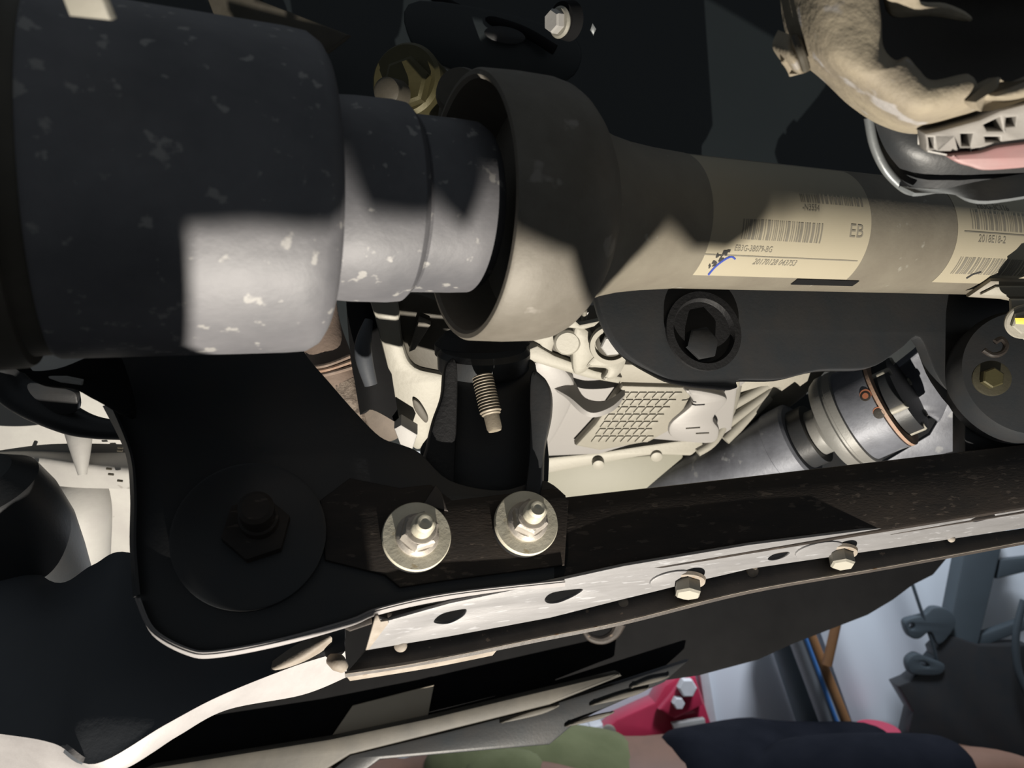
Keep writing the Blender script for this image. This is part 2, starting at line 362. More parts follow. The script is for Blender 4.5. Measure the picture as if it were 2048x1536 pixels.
# casting lug behind the cup, above
lg = thing('lug', 'round cast lug sticking up behind the cup rim', 'lug', P(945, 215, .52))
lathe('boss', [(0, .016), (.05, .017), (.056, .014)], P(960, 240, .56), V((-.25, -1, .05)), HOUSD, lg, n=32)
plate('web', [(880, 230), (900, 170), (950, 160), (1000, 150), (1130, 170), (1180, 260), (1100, 330), (960, 330)], PL(1000, 240, .55, (.1, -.9, .2)), .03, HOUSD, lg, smooth=True, bev=.006)
# ---------------------------------------------------------------- bracket plate and lower crossmember
NB = (.23, -.88, .41)
BP = PL(830, 1080, .50, NB)
br = thing('bracket_plate', 'large black steel bracket with a curved lower edge, bearing the two big washers', 'bracket', BP.hit(600, 1000))
outl = [(185, 640), (185, 640), (200, 760), (228, 830), (255, 905), (265, 990), (264, 1090), (270, 1190), (300, 1262), (370, 1303), (430, 1309), (560, 1285), (700, 1246), (760, 1222), (900, 1192), (1128, 1166), (1128, 1166), (1140, 1100), (1132, 990), (1132, 990), (1085, 960), (1000, 980), (900, 960), (840, 905), (800, 888), (760, 872), (710, 822), (660, 765), (610, 705), (580, 640), (580, 640)]
plate('plate', outl, BP.off(-.004), .005, BLACK, br, smooth=True, bev=.0012)
# turned lip along the lower edge, its light painted in a pale tone
lipin = [(275, 1195), (305, 1258), (372, 1297), (430, 1303), (560, 1279), (700, 1240), (760, 1216), (900, 1186), (1130, 1160)]
def rowd(pts, pl, dd=0): return [(a, b, (pl.hit(a, b)-CAM).y+dd) for a, b in pts]
sheet('rolled_edge', [rowd([(a, b) for a, b in lipin], BP, -.001), rowd([(a, b+2) for a, b in lipin], BP, -.0018), rowd([(a, b+13) for a, b in lipin], BP, .007)], RIM, br, t=.0015)
sheet('rolled_edge', [rowd([(262, 700), (222, 812), (259, 905), (268, 990), (267, 1090), (275, 1190)][1:], BP, -.002), rowd([(205, 812), (250, 905), (260, 990), (259, 1090), (266, 1195)], BP, .012)], BLACK, br, t=.0015)
plate('reinforcement_plate', [(640, 1000), (700, 955), (800, 975), (862, 968), (905, 1000), (1115, 975), (1138, 1000), (1130, 1130), (900, 1160), (800, 1175), (770, 1150), (650, 1120)], BP, .004, BLACKS, br, bev=.0015)
plate('weld_tab', [(845, 1010), (872, 968), (884, 985), (897, 1022)], BP.off(.002), .003, LIP, br)
# recessed washer and big bolt in the dark
NN0 = V(NB).normalized()
BD = PL(540, 1040, .515, (.15, -.9, .38))
bb = thing('pivot_bolt', 'large bolt and hex nut on a big round washer, in deep shade', 'bolt', BD.hit(540, 1060))
lathe('washer', [(-.004, .01), (-.004, .047), (.002, .047), (.003, .045), (.003, .01)], BP.hit(500, 1070)+NN0*.001, V(NB), BLACK, bb, n=64)
hexa('nut', BP.hit(515, 1065)+NN0*.004, V((.2, -.85, .48)), .021, .010, BLACKS, bb, rot=.3)
lathe('shank', [(0, .012), (.012, .012), (.013, .0105), (.028, .0105), (.03, .008)], BP.hit(522, 1055)+NN0*.004+V((.2, -.85, .48))*.006, V((.2, -.85, .48)), BLACKS, bb, n=32)
# the two nuts
NN = V(NB).normalized()
def stud(cx, cy, Rpx, label, rot, lean):
    o = BP.hit(cx, cy); d = (o-CAM).y; R = Rpx*d/F
    t = thing('flange_nut', label, 'nut', o, 'nuts on the black bracket'); n = V(lean).normalized()
    lathe('rubber_seat', [(0, R*.9), (.001, R*.98), (.006, R*.98), (.0065, R*.9)], o+NN*-.001, NN, RUBBER, t, n=48)
    lathe('washer', [(0, R*.4), (0, R*.98), (.001, R), (.004, R), (.0052, R*.975), (.0055, R*.4)], o+NN*.006, NN, ZINC, t, n=72)
    o2 = o+NN*.0115
    lathe('flange', [(0, R*.60), (.001, R*.635), (.003, R*.62), (.0048, R*.52), (.005, R*.3)], o2, n, STEEL, t, n=64)
    hexa('nut', o2+n*.0032, n, R*.55, .0125, STEEL, t, rot=rot)
    lathe('nut_collar', [(0, R*.44), (.0012, R*.43), (.0016, R*.36), (.0016, R*.2)], o2+n*.0155, n, STEEL, t, n=48)
    pr = []; L = .0135; k = 7
    for i in range(k):
        a = L*i/k; pr += [(a, R*.262), (a+L/k*.45, R*.315), (a+L/k*.9, R*.262)]
    pr += [(L, R*.26), (L+.0025, R*.21), (L+.0025, R*.12), (L+.001, R*.001)]
    lathe('threaded_stud', pr, o2+n*.0155, n, ZINC, t, n=40)
    return t
stud(830, 1079, 68, 'left of the two hex nuts on a wide zinc washer', .25, (.27, -.86, .44))
stud(1046, 1052, 64, 'right of the two hex nuts on a wide zinc washer, nearer the post', .55, (.20, -.86, .44))

# crossmember beam
cm = thing('lower_crossmember', 'long black crossmember with scratched bright lower face and slotted holes', 'crossmember', BP.hit(1500, 1050))
top = [(1120, 994), (1500, 952), (1930, 902), (2300, 862)]
bot = [(1120, 1168), (1500, 1106), (1930, 1036), (2300, 978)]
plate('web', [(1100, 996)]+[(1500, 951), (1930, 901), (2300, 858), (2300, 975), (1930, 1036), (1500, 1106), (1100, 1172)], BP.off(-.004), .012, BLACKS, cm, bev=.003)
def bpd(a, b, dd=0): return (a, b, (BP.hit(a, b)-CAM).y+dd)
plate('upper_fold', [(640, 1230), (760, 1222), (1120, 1170), (1500, 1100), (2300, 970), (2300, 985), (1500, 1115), (1250, 1150), (770, 1238), (700, 1262)], BP.off(-.014), .004, LIP, cm)
# bright lower face (faces down and back)
r0 = [(752, 1236), (900, 1207), (1100, 1165), (1250, 1132), (1500, 1090), (1800, 1052), (2300, 980)]
r1 = [(733, 1301), (900, 1273), (1100, 1236), (1250, 1198), (1500, 1138), (1800, 1094), (2300, 1018)]
base0 = [(a, b, (BP.hit(a, b)-CAM).y+.006) for a, b in r0]
# planar version so that slots can be cut
A_, B_, C_ = P(*base0[1]), P(*base0[5]), P(900, 1273, base0[1][2]+.030)
nrm = (B_-A_).cross(C_-A_); nrm = -nrm if nrm.dot(A_-CAM) > 0 else nrm
FP = Plane(A_, nrm)
slots = [catmull([(868, 1243), (885, 1228), (925, 1219), (933, 1222), (925, 1234), (900, 1247), (878, 1248)]),
         catmull([(1090, 1199), (1105, 1186), (1150, 1179), (1166, 1180), (1150, 1192), (1120, 1205), (1098, 1207)]),
         catmull([(1536, 1118), (1548, 1109), (1572, 1104), (1580, 1107), (1566, 1116), (1546, 1121)]),
         catmull([(1942, 1041), (1955, 1034), (1985, 1029), (1990, 1032), (1970, 1040), (1950, 1044)])]
face = [(755, 1237), (776, 1242)] + r0[1:] + list(reversed(r1))
face[-1] = (733, 1301)
plate('lower_face', face, FP, .0025, SCUFF_LIT, cm, holes=slots, bev=.0006)
plate('corner_curl', [(751, 1232), (756, 1232), (762, 1244), (776, 1242), (778, 1247), (738, 1300), (731, 1302)], FP.off(.0015), .002, DUST_LIT, cm)
# lip below the bright face, turned towards the camera
def fd(a, b, dd=0): return (a, b, (FP.hit(a, b)-CAM).y+dd)
r2 = [(690, 1349), (860, 1322), (1080, 1277), (1250, 1243), (1500, 1182), (1800, 1130), (2300, 1038)]
lipA = [fd(733, 1300, .004), fd(900, 1272, .004), fd(1100, 1235, .004), fd(1250, 1197, .004), fd(1500, 1138, .004), fd(1800, 1094, .004), fd(2300, 1018, .004)]
lipB = [(a, b, q[2]-.012) for (a, b), q in zip(r2, lipA)]
lipM = [((a[0]+b[0])/2, (a[1]+b[1])/2, (a[2]+b[2])/2+.003) for a, b in zip(lipA, lipB)]
sheet('lip', [lipA, lipM, lipB], LIP, cm, t=.003)
sheet('lip_edge', [[(a, b-1, d-.0005) for a, b, d in lipB], [(a, b+4, d+.004) for a, b, d in lipB]], DUST_LIT, cm, t=.001)
sheet('dusty_tab', [[lipB[0], (860, 1322, lipB[1][2]), (1000, 1293, lipB[2][2])], [(700, 1362, lipB[0][2]+.010), (860, 1336, lipB[1][2]+.012), (985, 1311, lipB[2][2]+.012)]], DUST_LIT, cm, t=.002)
for (a, b, rr) in ((800, 1293, 14), (1245, 1207, 15), (1505, 1143, 16), (1905, 1078, 10)):
    o = P(*fd(a, b, -.002)); lathe('spot_weld', [(0, pxr(rr, .5)), (.0012, pxr(rr*.9, .5)), (.0022, pxr(rr*.55, .5)), (.0024, .0002)], o+V((0, .002, 0)), V((0, -1, .1)), DUST_LIT, cm, n=20)
# crossmember bolts hanging from the lower face
def cbolt(px, py, sc, label):
    o = FP.hit(px, py-18*sc); d = (o-CAM).y; n = V((-.08, -.62, -.78)).normalized()
    t = thing('crossmember_bolt', label, 'bolt', o, 'bolts in the bright lower face of the crossmember')
    u = 37*sc*d/F
    lathe('flange', [(-.001, u*.9), (0, u*1.0), (.0025, u*.95), (.003, u*.5)], o, n, DUST_LIT, t, n=40)
    hexa('head', o+n*.002, n, u*.72, .011, ALU, t, rot=.5)
cbolt(1374, 1176, 1.0, 'left pale hex bolt in the bright lower face of the crossmember')
cbolt(1680, 1118, .9, 'right pale hex bolt in the bright lower face, beside a slot')
# dimpled pads around the bolts
for cx, cy, rx in ((1345, 1160, 46), (1640, 1102, 50)):
    plate('dimple_pad', ell(cx, cy, rx, 15, -12), FP.off(.0015), .003, SCUFF_LIT, cm, bev=.0013)
# ---------------------------------------------------------------- lower control arm, bottom left
ca = thing('lower_control_arm', 'broad smooth black control arm filling the lower left, lower edge brightly lit', 'control arm', P(250, 1300, .48))
rows = [[(-250, 1020, .60), (0, 1090, .575), (110, 1165, .565), (185, 1130, .562), (258, 1105, .56), (420, 1180, .565), (560, 1225, .567), (690, 1240, .57)],
        [(-250, 1200, .55), (0, 1220, .53), (110, 1240, .525), (185, 1240, .525), (270, 1235, .53), (430, 1270, .54), (560, 1280, .55), (690, 1262, .56)],
        [(-250, 1330, .51), (0, 1350, .492), (110, 1370, .487), (185, 1390, .487), (320, 1380, .497), (440, 1335, .52), (580, 1310, .54), (690, 1282, .555)],
        [(-250, 1440, .478), (0, 1468, .465), (110, 1488, .462), (190, 1528, .466), (330, 1450, .484), (440, 1392, .505), (590, 1332, .535), (690, 1302, .552)]]
sheet('arm_shell', rows, ARM, ca, t=.004, sub=8, subu=8)
fa_ = rows[3]
fb_ = [(-250, 1462, .483), (0, 1490, .471), (110, 1512, .468), (225, 1545, .474), (342, 1470, .492), (446, 1408, .512), (596, 1352, .542), (692, 1322, .558)]
fc_ = [(-250, 1500, .510), (0, 1545, .498), (110, 1570, .495), (262, 1528, .492), (356, 1472, .503), (453, 1420, .523), (604, 1390, .556), (694, 1354, .570)]
sheet('edge_flange', [fa_, fb_, fc_], RIM, ca, t=.003, sub=6, subu=8)
tube('weld_bead', [P(660, 1318, .545), P(675, 1325, .542), P(688, 1336, .545)], [.004, .006, .004], DUST_LIT, ca)
sheet('raised_rib', [[(545, 1322, .532), (600, 1285, .537), (655, 1268, .541)], [(540, 1345, .528), (605, 1315, .532), (664, 1276, .540)], [(538, 1358, .538), (610, 1325, .543), (662, 1290, .548)]], DUST_LIT, ca, t=.003)
# ---------------------------------------------------------------- post with stud
po = thing('mount_post', 'black upright mount bracket between cup and bracket plate, holding a threaded stud', 'mount', P(980, 850, .56))
PP = PL(980, 850, .565, (.1, -.97, .15))
plate('back_plate', [(885, 740), (905, 715), (1050, 715), (1075, 745), (1085, 800), (1085, 990), (900, 1000), (880, 960), (840, 905), (865, 860), (885, 800)], PP, .006, BLACK, po, smooth=True)
plate('side_flange', [(1060, 752), (1085, 752), (1100, 780), (1100, 830), (1086, 900), (1080, 990), (1050, 1000), (1058, 900)], PL(1080, 850, .535, (-.1, -.97, .1)), .030, BLACK, po, smooth=True, bev=.003)
plate('side_flange', [(855, 895), (868, 840), (885, 790), (892, 730), (915, 730), (912, 900), (905, 1000), (880, 985), (850, 930)], PL(890, 850, .54, (.2, -.95, .1)), .020, RUBBER, po, smooth=True, bev=.003)
lathe('cap', [(0, .034), (.003, .036), (.014, .036), (.018, .033), (.02, .01)], P(968, 740, .585), V((0, -.30, .95)), BLACK, po, n=64)
lathe('cushion', [(0, .030), (.004, .038), (.012, .038), (.02, .03)], P(965, 715, .60), V((0, -.25, .95)), RUBBER, po, n=64)
sd = thing('threaded_stud', 'dull threaded stud with bare tip hanging in the dark mount', 'stud', P(975, 790, .53))
a_ = P(965, 752, .535); b_ = P(990, 862, .525); ad_ = (b_-a_); L = ad_.length; pr = [(0, .0001)]
for i in range(13): s = L*.68*i/13; pr += [(s, .0068), (s+L*.68/13*.5, .0078), (s+L*.68/13*.95, .0068)]
pr += [(L*.70, .0068), (L*.72, .0056), (L*.95, .0054), (L, .0045), (L, .0001)]
lathe('thread', pr, a_, ad_, mat('dusty_stud', (.23, .2, .155), .6, .2, (.16, .135, .1), 90, .6, .2), sd, n=28)

# ---------------------------------------------------------------- upper black support, right of centre
us = thing('upper_support', 'long black sheet support arm under the label side of the axle tube', 'support', P(1600, 680, .62))
UPP = PL(1500, 670, .64, (.22, -.90, .18))
plate('sheet', [(1186, 560), (1186, 560), (1208, 640), (1250, 705), (1310, 745), (1360, 765), (1440, 775), (1475, 775), (1480, 760), (1560, 758), (1640, 740), (1740, 735), (1800, 700), (1840, 675), (1880, 760), (1950, 830), (2100, 850), (2300, 850), (2300, 560), (2300, 560)], UPP, .012, BLACK, us, smooth=True, bev=.002)
lathe('rubber_bush', [(0, .03), (.003, .034), (.006, .034), (.0065, .028), (.002, .026), (.002, .01)], UPP.hit(1402, 665), V((.22, -.90, .18)), RUBBER, us, n=48)
hexa('bush_bolt', UPP.hit(1398, 690)+V((0, -.001, 0)), V((.22, -.90, .18)), .0145, .008, BLACK, us, rot=.2)
tube('bracket_edge', [P(1190, 585, .63), P(1212, 648, .635), P(1255, 712, .638), P(1330, 762, .64)], .0012, LIP, us, n=8)
rm = thing('rear_mount', 'black round mount beside the propeller shaft yoke, with a dim bolt', 'mount', P(1970, 760, .60))
lathe('body', [(0, .05), (.01, .056), (.04, .058), (.05, .054), (.055, .02)], P(2005, 770, .69), V((-.15, -.95, .22)), BLACK, rm, n=64)
lathe('washer', [(0, .0145), (.002, .0145), (.0025, .013)], P(1982, 757, .615), V((-.2, -.95, .1)), mat('dim_olive_washer', (.05, .045, .028), .5, .3), rm, n=40)
hexa('bolt_head', P(1980, 757, .612), V((-.2, -.95, .1)), .0085, .008, OLB, rm, rot=.4)
tube('wire_hook', [P(1967, 700, .60), P(1985, 710, .598), P(2005, 705, .597), P(2012, 690, .598), P(2003, 678, .60), P(1990, 684, .60)], .0022, BLACKS, rm, n=8)
plate('lower_sheet', [(1930, 820), (2300, 790), (2300, 900), (2048, 895), (1990, 905), (1930, 915)], PL(2000, 870, .68, (0, -1, 0)), .02, BLACK, rm)
tb = thing('marked_bolt', 'silver flange bolt with a yellow paint mark at the right edge', 'bolt', P(2040, 640, .58))
lathe('washer', [(0, pxr(34, .58)), (.003, pxr(35, .58)), (.004, pxr(32, .58))], P(2046, 642, .585), V((-.25, -.9, -.3)), ALUG, tb, n=40)
hexa('head', P(2046, 642, .582), V((-.25, -.9, -.3)), pxr(24, .58), .006, ALU, tb, rot=.3)
plate('paint_mark', [(2030, 636), (2075, 636), (2075, 650), (2032, 648)], PL(2046, 642, .574, (-.25, -.9, -.3)), .001, YEL, tb, bev=.0002)
plate('bracket_ear', [(2022, 600), (2120, 600), (2120, 690), (2048, 680), (2024, 655)], PL(2046, 642, .59, (-.25, -.9, -.3)), .006, ALU, tb)
# ---------------------------------------------------------------- gearbox behind
ND = (.05, -.78, -.62)
gb = thing('oil_pan', 'pale cast gearbox pan with a waffle grid of ribs', 'oil pan', P(1280, 850, .80))
GP = PL(1250, 830, .80, ND)
plate('pan_body', [(1060, 610), (1500, 610), (1500, 760), (1476, 780), (1465, 860), (1420, 890), (1300, 880), (1200, 910), (1080, 915), (1040, 900), (1020, 720)], GP.off(-.012), .05, PANM, gb, bev=.004)
plate('upper_face', [(1235, 728), (1480, 738), (1480, 776), (1240, 770)], GP.off(-.006), .02, ALUG, gb, bev=.002)
plate('rib_field', [(1245, 772), (1392, 776), (1368, 822), (1345, 860), (1300, 885), (1200, 903), (1150, 893), (1190, 850)], GP.off(.000), .014, ALUG, gb, smooth=False, bev=.004)
# waffle cells: raised pads between grooves
def lerp(a, b, t): return a+(b-a)*t
k = 0
for i in range(7):
    for j in range(8):
        y0, y1 = 784+i*14.6, 784+(i+1)*14.6
        def xx(j_, y): return lerp(1243, 1182, (y-784)/100)+j_*lerp(17.6, 14.6, (y-784)/100)
        if xx(j+1, y1) > 1372-(y1-784)*.72: continue
        g = 1.6
        q = [(xx(j, y0)+g, y0+g), (xx(j+1, y0)-g, y0+g), (xx(j+1, y1)-g, y1-g), (xx(j, y1)+g, y1-g)]
        plate('waffle_pad', q, GP.off(.0018), .002, ALUG, gb, bev=.0004)
plate('sloping_wall', [(1085, 720), (1130, 740), (1150, 790), (1100, 890), (1060, 905), (1050, 760)], GP.off(-.001), .02, PANM, gb, smooth=True, bev=.004)
sheet('moulded_shoulder', [[(1100, 735, .79), (1140, 750, .78), (1170, 795, .775), (1215, 800, .775), (1250, 775, .78)],
                           [(1105, 775, .775), (1140, 795, .762), (1180, 825, .758), (1220, 815, .762), (1250, 790, .775)]], PANM, gb, t=.006)
plate('side_lobe', [(1370, 780), (1440, 790), (1455, 805), (1428, 838), (1440, 862), (1424, 888), (1350, 880), (1340, 850), (1385, 808)], GP.off(.004), .02, PANM, gb, smooth=True, bev=.004)
tube('cast_mark', [P(1372, 857, .768), P(1400, 855, .768)], .0009, HOUSD, gb, n=6)
tube('cast_mark', [P(1392, 867, .768), P(1418, 866, .768)], .0009, HOUSD, gb, n=6)
sump = thing('sump_rail', 'cream flanged sump with small lugs below the waffle ribbed pan', 'sump', P(1230, 930, .74))
SP = PL(1200, 930, .90, (0, -.90, -.43))
plate('rail', [(1040, 925), (1200, 905), (1300, 890), (1390, 880), (1408, 893), (1400, 912), (1300, 912), (1180, 932), (1040, 955)], SP.off(.006), .02, ALU, sump, smooth=True, bev=.003)
plate('sump_wall', [(1050, 945), (1200, 920), (1365, 905), (1390, 1010), (1040, 1050)], SP, .03, mat('olive_cream_sump', (.19, .185, .145), .55, 0, (.17, .165, .13), 20, .4, .04), sump, bev=.003)
tube('seam', [P(1040, 912, .87), P(1180, 893, .87), P(1290, 872, .87), P(1370, 862, .87)], .0016, HOUSD, sump, n=8)
for a, b in ((1195, 918), (1310, 902), (1398, 901)):
    lathe('lug', [(0, .006), (.004, .0075), (.012, .0068), (.013, .003)], P(a, b, .895), V((0, -.8, -.5)), ALU, sump, n=16)
# engine mount bracket with bolt, upper left of the pan
em = thing('engine_bracket', 'bright cast engine bracket with a silver bolt in a round eye', 'bracket', P(1190, 680, .74))
EP = PL(1190, 680, .745, (.1, -.82, -.5))
plate('back_web', [(1045, 715), (1140, 620), (1210, 600), (1260, 700), (1235, 765), (1130, 745)], EP.off(-.02), .03, ALU, em, smooth=True, bev=.003)
plate('arm', [(1100, 610), (1130, 632), (1105, 700), (1108, 720), (1085, 705), (1080, 690), (1062, 680)], EP.off(.004), .012, ALU, em, bev=.002)
plate('lower_flange', [(1055, 700), (1075, 692), (1110, 712), (1190, 742), (1245, 755), (1238, 768), (1180, 758), (1100, 735), (1045, 718)], EP.off(.008), .014, ALU, em, bev=.002)
plate('dark_hollow', [(1108, 672), (1145, 668), (1148, 740), (1120, 728), (1104, 700)], EP.off(.001), .004, HOUSD, em, smooth=True)
plate('column', [(1148, 660), (1175, 660), (1198, 700), (1188, 725), (1168, 748), (1146, 742)], EP.off(.014), .03, ALU, em, smooth=True, bev=.004)
lathe('boss', [(0, .013), (.012, .013), (.014, .011)], P(1133, 677, .74), V((0, -.9, -.4)), ALU, em, n=28)
plate('claw', [(1172, 735), (1190, 712), (1210, 706), (1252, 708), (1250, 735), (1232, 758), (1205, 762), (1215, 742), (1195, 738)], EP.off(.016), .014, ALU, em, smooth=True, bev=.004)
lathe('eye_ring', [(0, .020), (.006, .0215), (.009, .0205), (.009, .016), (.003, .0155)], P(1222, 683, .725), V((-.05, -.85, -.5)), ALUG, em, n=48)
lathe('eye_core', [(0, .015), (.004, .0145), (.005, .012)], P(1222, 683, .722), V((-.05, -.85, -.5)), HOUSD, em, n=40)
hexa('bolt_head', P(1223, 686, .715), V((-.1, -.9, -.4)), .0105, .009, BRIGHT, em, rot=.1)
plate('gusset', [(1140, 632), (1160, 650), (1210, 640), (1212, 647), (1166, 660), (1128, 655)], EP.off(.018), .008, ALU, em, bev=.0015)
tube('breather_pipe', [P(1170, 560, .72), P(1169, 610, .72), P(1168, 650, .725)], .0027, ALUG, em, n=12)
# ribbed transmission case
tc_ = thing('ribbed_gearbox_case', 'beige gearbox case with diagonal cooling ribs behind the propeller shaft', 'gearbox', P(1540, 840, .86))
RP = PL(1540, 850, .87, (-.05, -.85, -.5))
plate('case', [(1440, 740), (1660, 735), (1610, 795), (1430, 930), (1385, 960), (1405, 905), (1470, 800)], RP, .03, ALUG, tc_, bev=.004)
for i in range(3):
    a, b = (1462+i*2, 812+i*34), (1606-i*34, 728+i*33)
    tube('cooling_rib', [P(a[0]-8*i, a[1], .85), P((a[0]+b[0])/2-4*i, (a[1]+b[1])/2, .85), P(b[0], b[1], .85)], .0062, ALU, tc_, n=12)
tube('case_edge', [P(1475, 770, .84), P(1462, 820, .84), P(1430, 880, .84), P(1395, 905, .84)], .005, ALU, tc_, n=12)
# propeller shaft
ps = thing('propeller_shaft', 'blue-grey propeller shaft with bolted joint flange, running down to the left', 'shaft', P(1700, 820, .72))
a1, a2 = P(1500, 925, .87), P(1850, 770, .755); AD = (a2-a1).normalized()
def pt(px): # distance along the shaft for pixel x
    k = (px-1024)/F; # solve (a1+AD*s).x = k*(y)
    return (k*a1.y-a1.x)/(AD.x-k*AD.y)
lathe('shaft_tube', [(pt(1250), 0.0416), (pt(1420), 0.0416), (pt(1560), 0.0422), (pt(1562), 0.0439), (pt(1600), 0.0439), (pt(1604), 0.0405), (pt(1604), 0.0225)], a1, AD, SHAFT, ps, n=72)
lathe('rubber_gap', [(pt(1600), 0.0338), (pt(1632), 0.0338)], a1, AD, BLACK, ps, n=48)
lathe('hub', [(pt(1618), 0.0225), (pt(1626), 0.0253), (pt(1650), 0.0253), (pt(1662), 0.0315), (pt(1672), 0.0315)], a1, AD, SHAFTL, ps, n=56)
lathe('flange_ring', [(pt(1664), 0.0338), (pt(1668), 0.0495), (pt(1680), 0.0534), (pt(1690), 0.0534), (pt(1692), 0.0512), (pt(1696), 0.0512), (pt(1698), 0.0534), (pt(1712), 0.0534), (pt(1714), 0.0495)], a1, AD, SHAFTL, ps, n=96)
lathe('joint_body', [(pt(1706), 0.0501), (pt(1760), 0.0495), (pt(1775), 0.0501), (pt(1778), 0.0439)], a1, AD, SHAFT, ps, n=96)
lathe('rusty_band', [(pt(1776), 0.0478), (pt(1778), 0.0506), (pt(1784), 0.0506), (pt(1785), 0.0461)], a1, AD, RUST, ps, n=96)
lathe('dark_core', [(pt(1776), 0.0405), (pt(1815), 0.0405)], a1, AD, BLACK, ps, n=48)
fx, fy, fa = frame(AD)
for i in range(6):
    t = 2*PI*i/6+.35; c = a1+AD*pt(1772)+(fx*math.cos(t)+fy*math.sin(t))*.037
    lathe('joint_bolt', [(0, .0046), (.022, .0046), (.024, .0036)], c, AD, ALU, ps, n=16)
for a, b in ((1731, 792), (1758, 827)):
    # holes lie on the joint body
    o = CAM-a1; d = ray(a, b).normalized(); dp = d-AD*d.dot(AD); op = o-AD*o.dot(AD); A2, B2, C2 = dp.dot(dp), 2*dp.dot(op), op.dot(op)-.0498**2
    tt = (-B2-math.sqrt(max(B2*B2-4*A2*C2, 0)))/(2*A2); h = CAM+d*tt; nn = ((h-a1)-AD*(h-a1).dot(AD)).normalized()
    lathe('drain_hole', [(-.002, .0052), (.0006, .0052), (.0008, .0048), (.0003, .0001)], h, nn, DARKIN, ps, n=20)
    lathe('rust_ring', [(-.002, .0056), (.0004, .0056)], h+V((0, 0, .0012)), nn, ORU, ps, n=20)
YP = PL(1830, 780, .80, (-.15, -.9, -.4))
plate('yoke', [(1762, 760), (1790, 740), (1835, 705), (1850, 690), (1870, 730), (1900, 785), (1895, 815), (1880, 845), (1870, 840), (1850, 830), (1835, 842), (1838, 815), (1815, 815), (1790, 800), (1778, 775)], YP, .014, SHAFT, ps, smooth=True, bev=.003)
plate('shield', [(1840, 680), (1872, 700), (1900, 770), (1965, 822), (1948, 860), (1920, 900), (1840, 920), (1760, 930), (1860, 870), (1890, 820), (1860, 740)], YP.off(-.02), .006, SHAFT, ps, smooth=False, bev=.001)
plate('gap_backing', [(1380, 900), (1560, 880), (1700, 860), (2100, 800), (2100, 1000), (1500, 1060), (1380, 1060)], PL(1700, 930, 1.03, (0, -.95, .1)), .01, BLACK, tc_)  # added dark backing plate, closes bright gaps behind the shaft
# ---------------------------------------------------------------- left engine parts behind bracket
eb = thing('cast_knuckle', 'bright white dusty casting seen left of the black bracket', 'casting', P(130, 950, .78))
KP = PL(130, 950, .78, (.1, -.80, -.58))
plate('casting', [(-200, 700), (0, 745), (60, 745), (240, 760), (320, 900), (320, 1100), (230, 1150), (120, 1180), (0, 1130), (-200, 1100)], KP, .05, BRIGHT, eb, bev=.006)
sheet('ridge', [[(-100, 880, .77), (60, 895, .765), (150, 905, .762), (270, 905, .765)], [(-100, 915, .755), (60, 918, .745), (150, 930, .742), (270, 945, .745)], [(-100, 950, .765), (60, 965, .76), (150, 975, .758), (270, 978, .76)]], BRIGHT, eb, t=.01)
tube('rib', [P(148, 835, .755), P(158, 870, .74), P(165, 950, .735)], [.011, .012, .004], BRIGHT, eb, n=16)
tube('barrel', [P(165, 940, .80), P(158, 1000, .785), P(155, 1060, .79), P(165, 1180, .82)], [.020, .030, .032, .026], BRIGHT, eb, n=32)
tube('seam', [P(92, 985, .715), P(88, 1050, .712), P(95, 1120, .712)], .0015, HOUSD, eb, n=8)
for a, b in ((241, 895), (240, 901), (218, 937), (222, 948), (240, 961)):
    tube('hole', [P(a-5, b, .735), P(a+5, b+1, .735)], .0012, HOUSD, eb, n=8)
hs = thing('black_arc_hose', 'black hose looping across the bright casting at the left', 'hose', P(120, 820, .62))
tube('hose', [P(-120, 610, .60), P(-20, 710, .61), P(40, 785, .62), P(130, 835, .62), P(190, 855, .62), P(260, 862, .62), P(340, 870, .62)], [.018, .018, .016, .013, .0095, .008, .008], BLACK, hs, n=20)
plate('strap', [(60, 765), (140, 780), (155, 800), (150, 825), (110, 828), (60, 790)], PL(110, 800, .60, (.1, -.9, -.3)), .008, BLACK, hs, smooth=True, bev=.002)
bt = thing('steering_boot', 'dark blue-black rubber boot at the left edge below the bright casting', 'boot', P(20, 1000, .66))
lathe('bellows', [(-.10, .02), (-.095, .036), (-.06, .042), (-.03, .046), (0, .045), (.022, .040), (.034, .026), (.036, .004)], P(-12, 1020, .57), V((-.1, -.5, .8)), BLACK, bt, n=56)
brg = thing('axle_yoke', 'dark olive shoulder bracket under the left end of the joint housing', 'bracket', P(80, 690, .44))
plate('shoulder', [(-60, 560), (20, 560), (30, 690), (45, 735), (110, 735), (190, 705), (230, 705), (262, 830), (190, 800), (140, 775), (60, 760), (0, 690), (-60, 640)], PL(100, 720, .475, (.1, -.9, .2)), .012, RAIL, brg, smooth=True, bev=.003)
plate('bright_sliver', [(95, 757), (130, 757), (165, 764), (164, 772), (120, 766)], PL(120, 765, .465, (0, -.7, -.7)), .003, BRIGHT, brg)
plate('bright_chip', [(155, 697), (168, 694), (195, 705), (182, 713), (158, 706)], PL(175, 703, .40, (0, -.7, -.7)), .003, BRIGHT, brg)
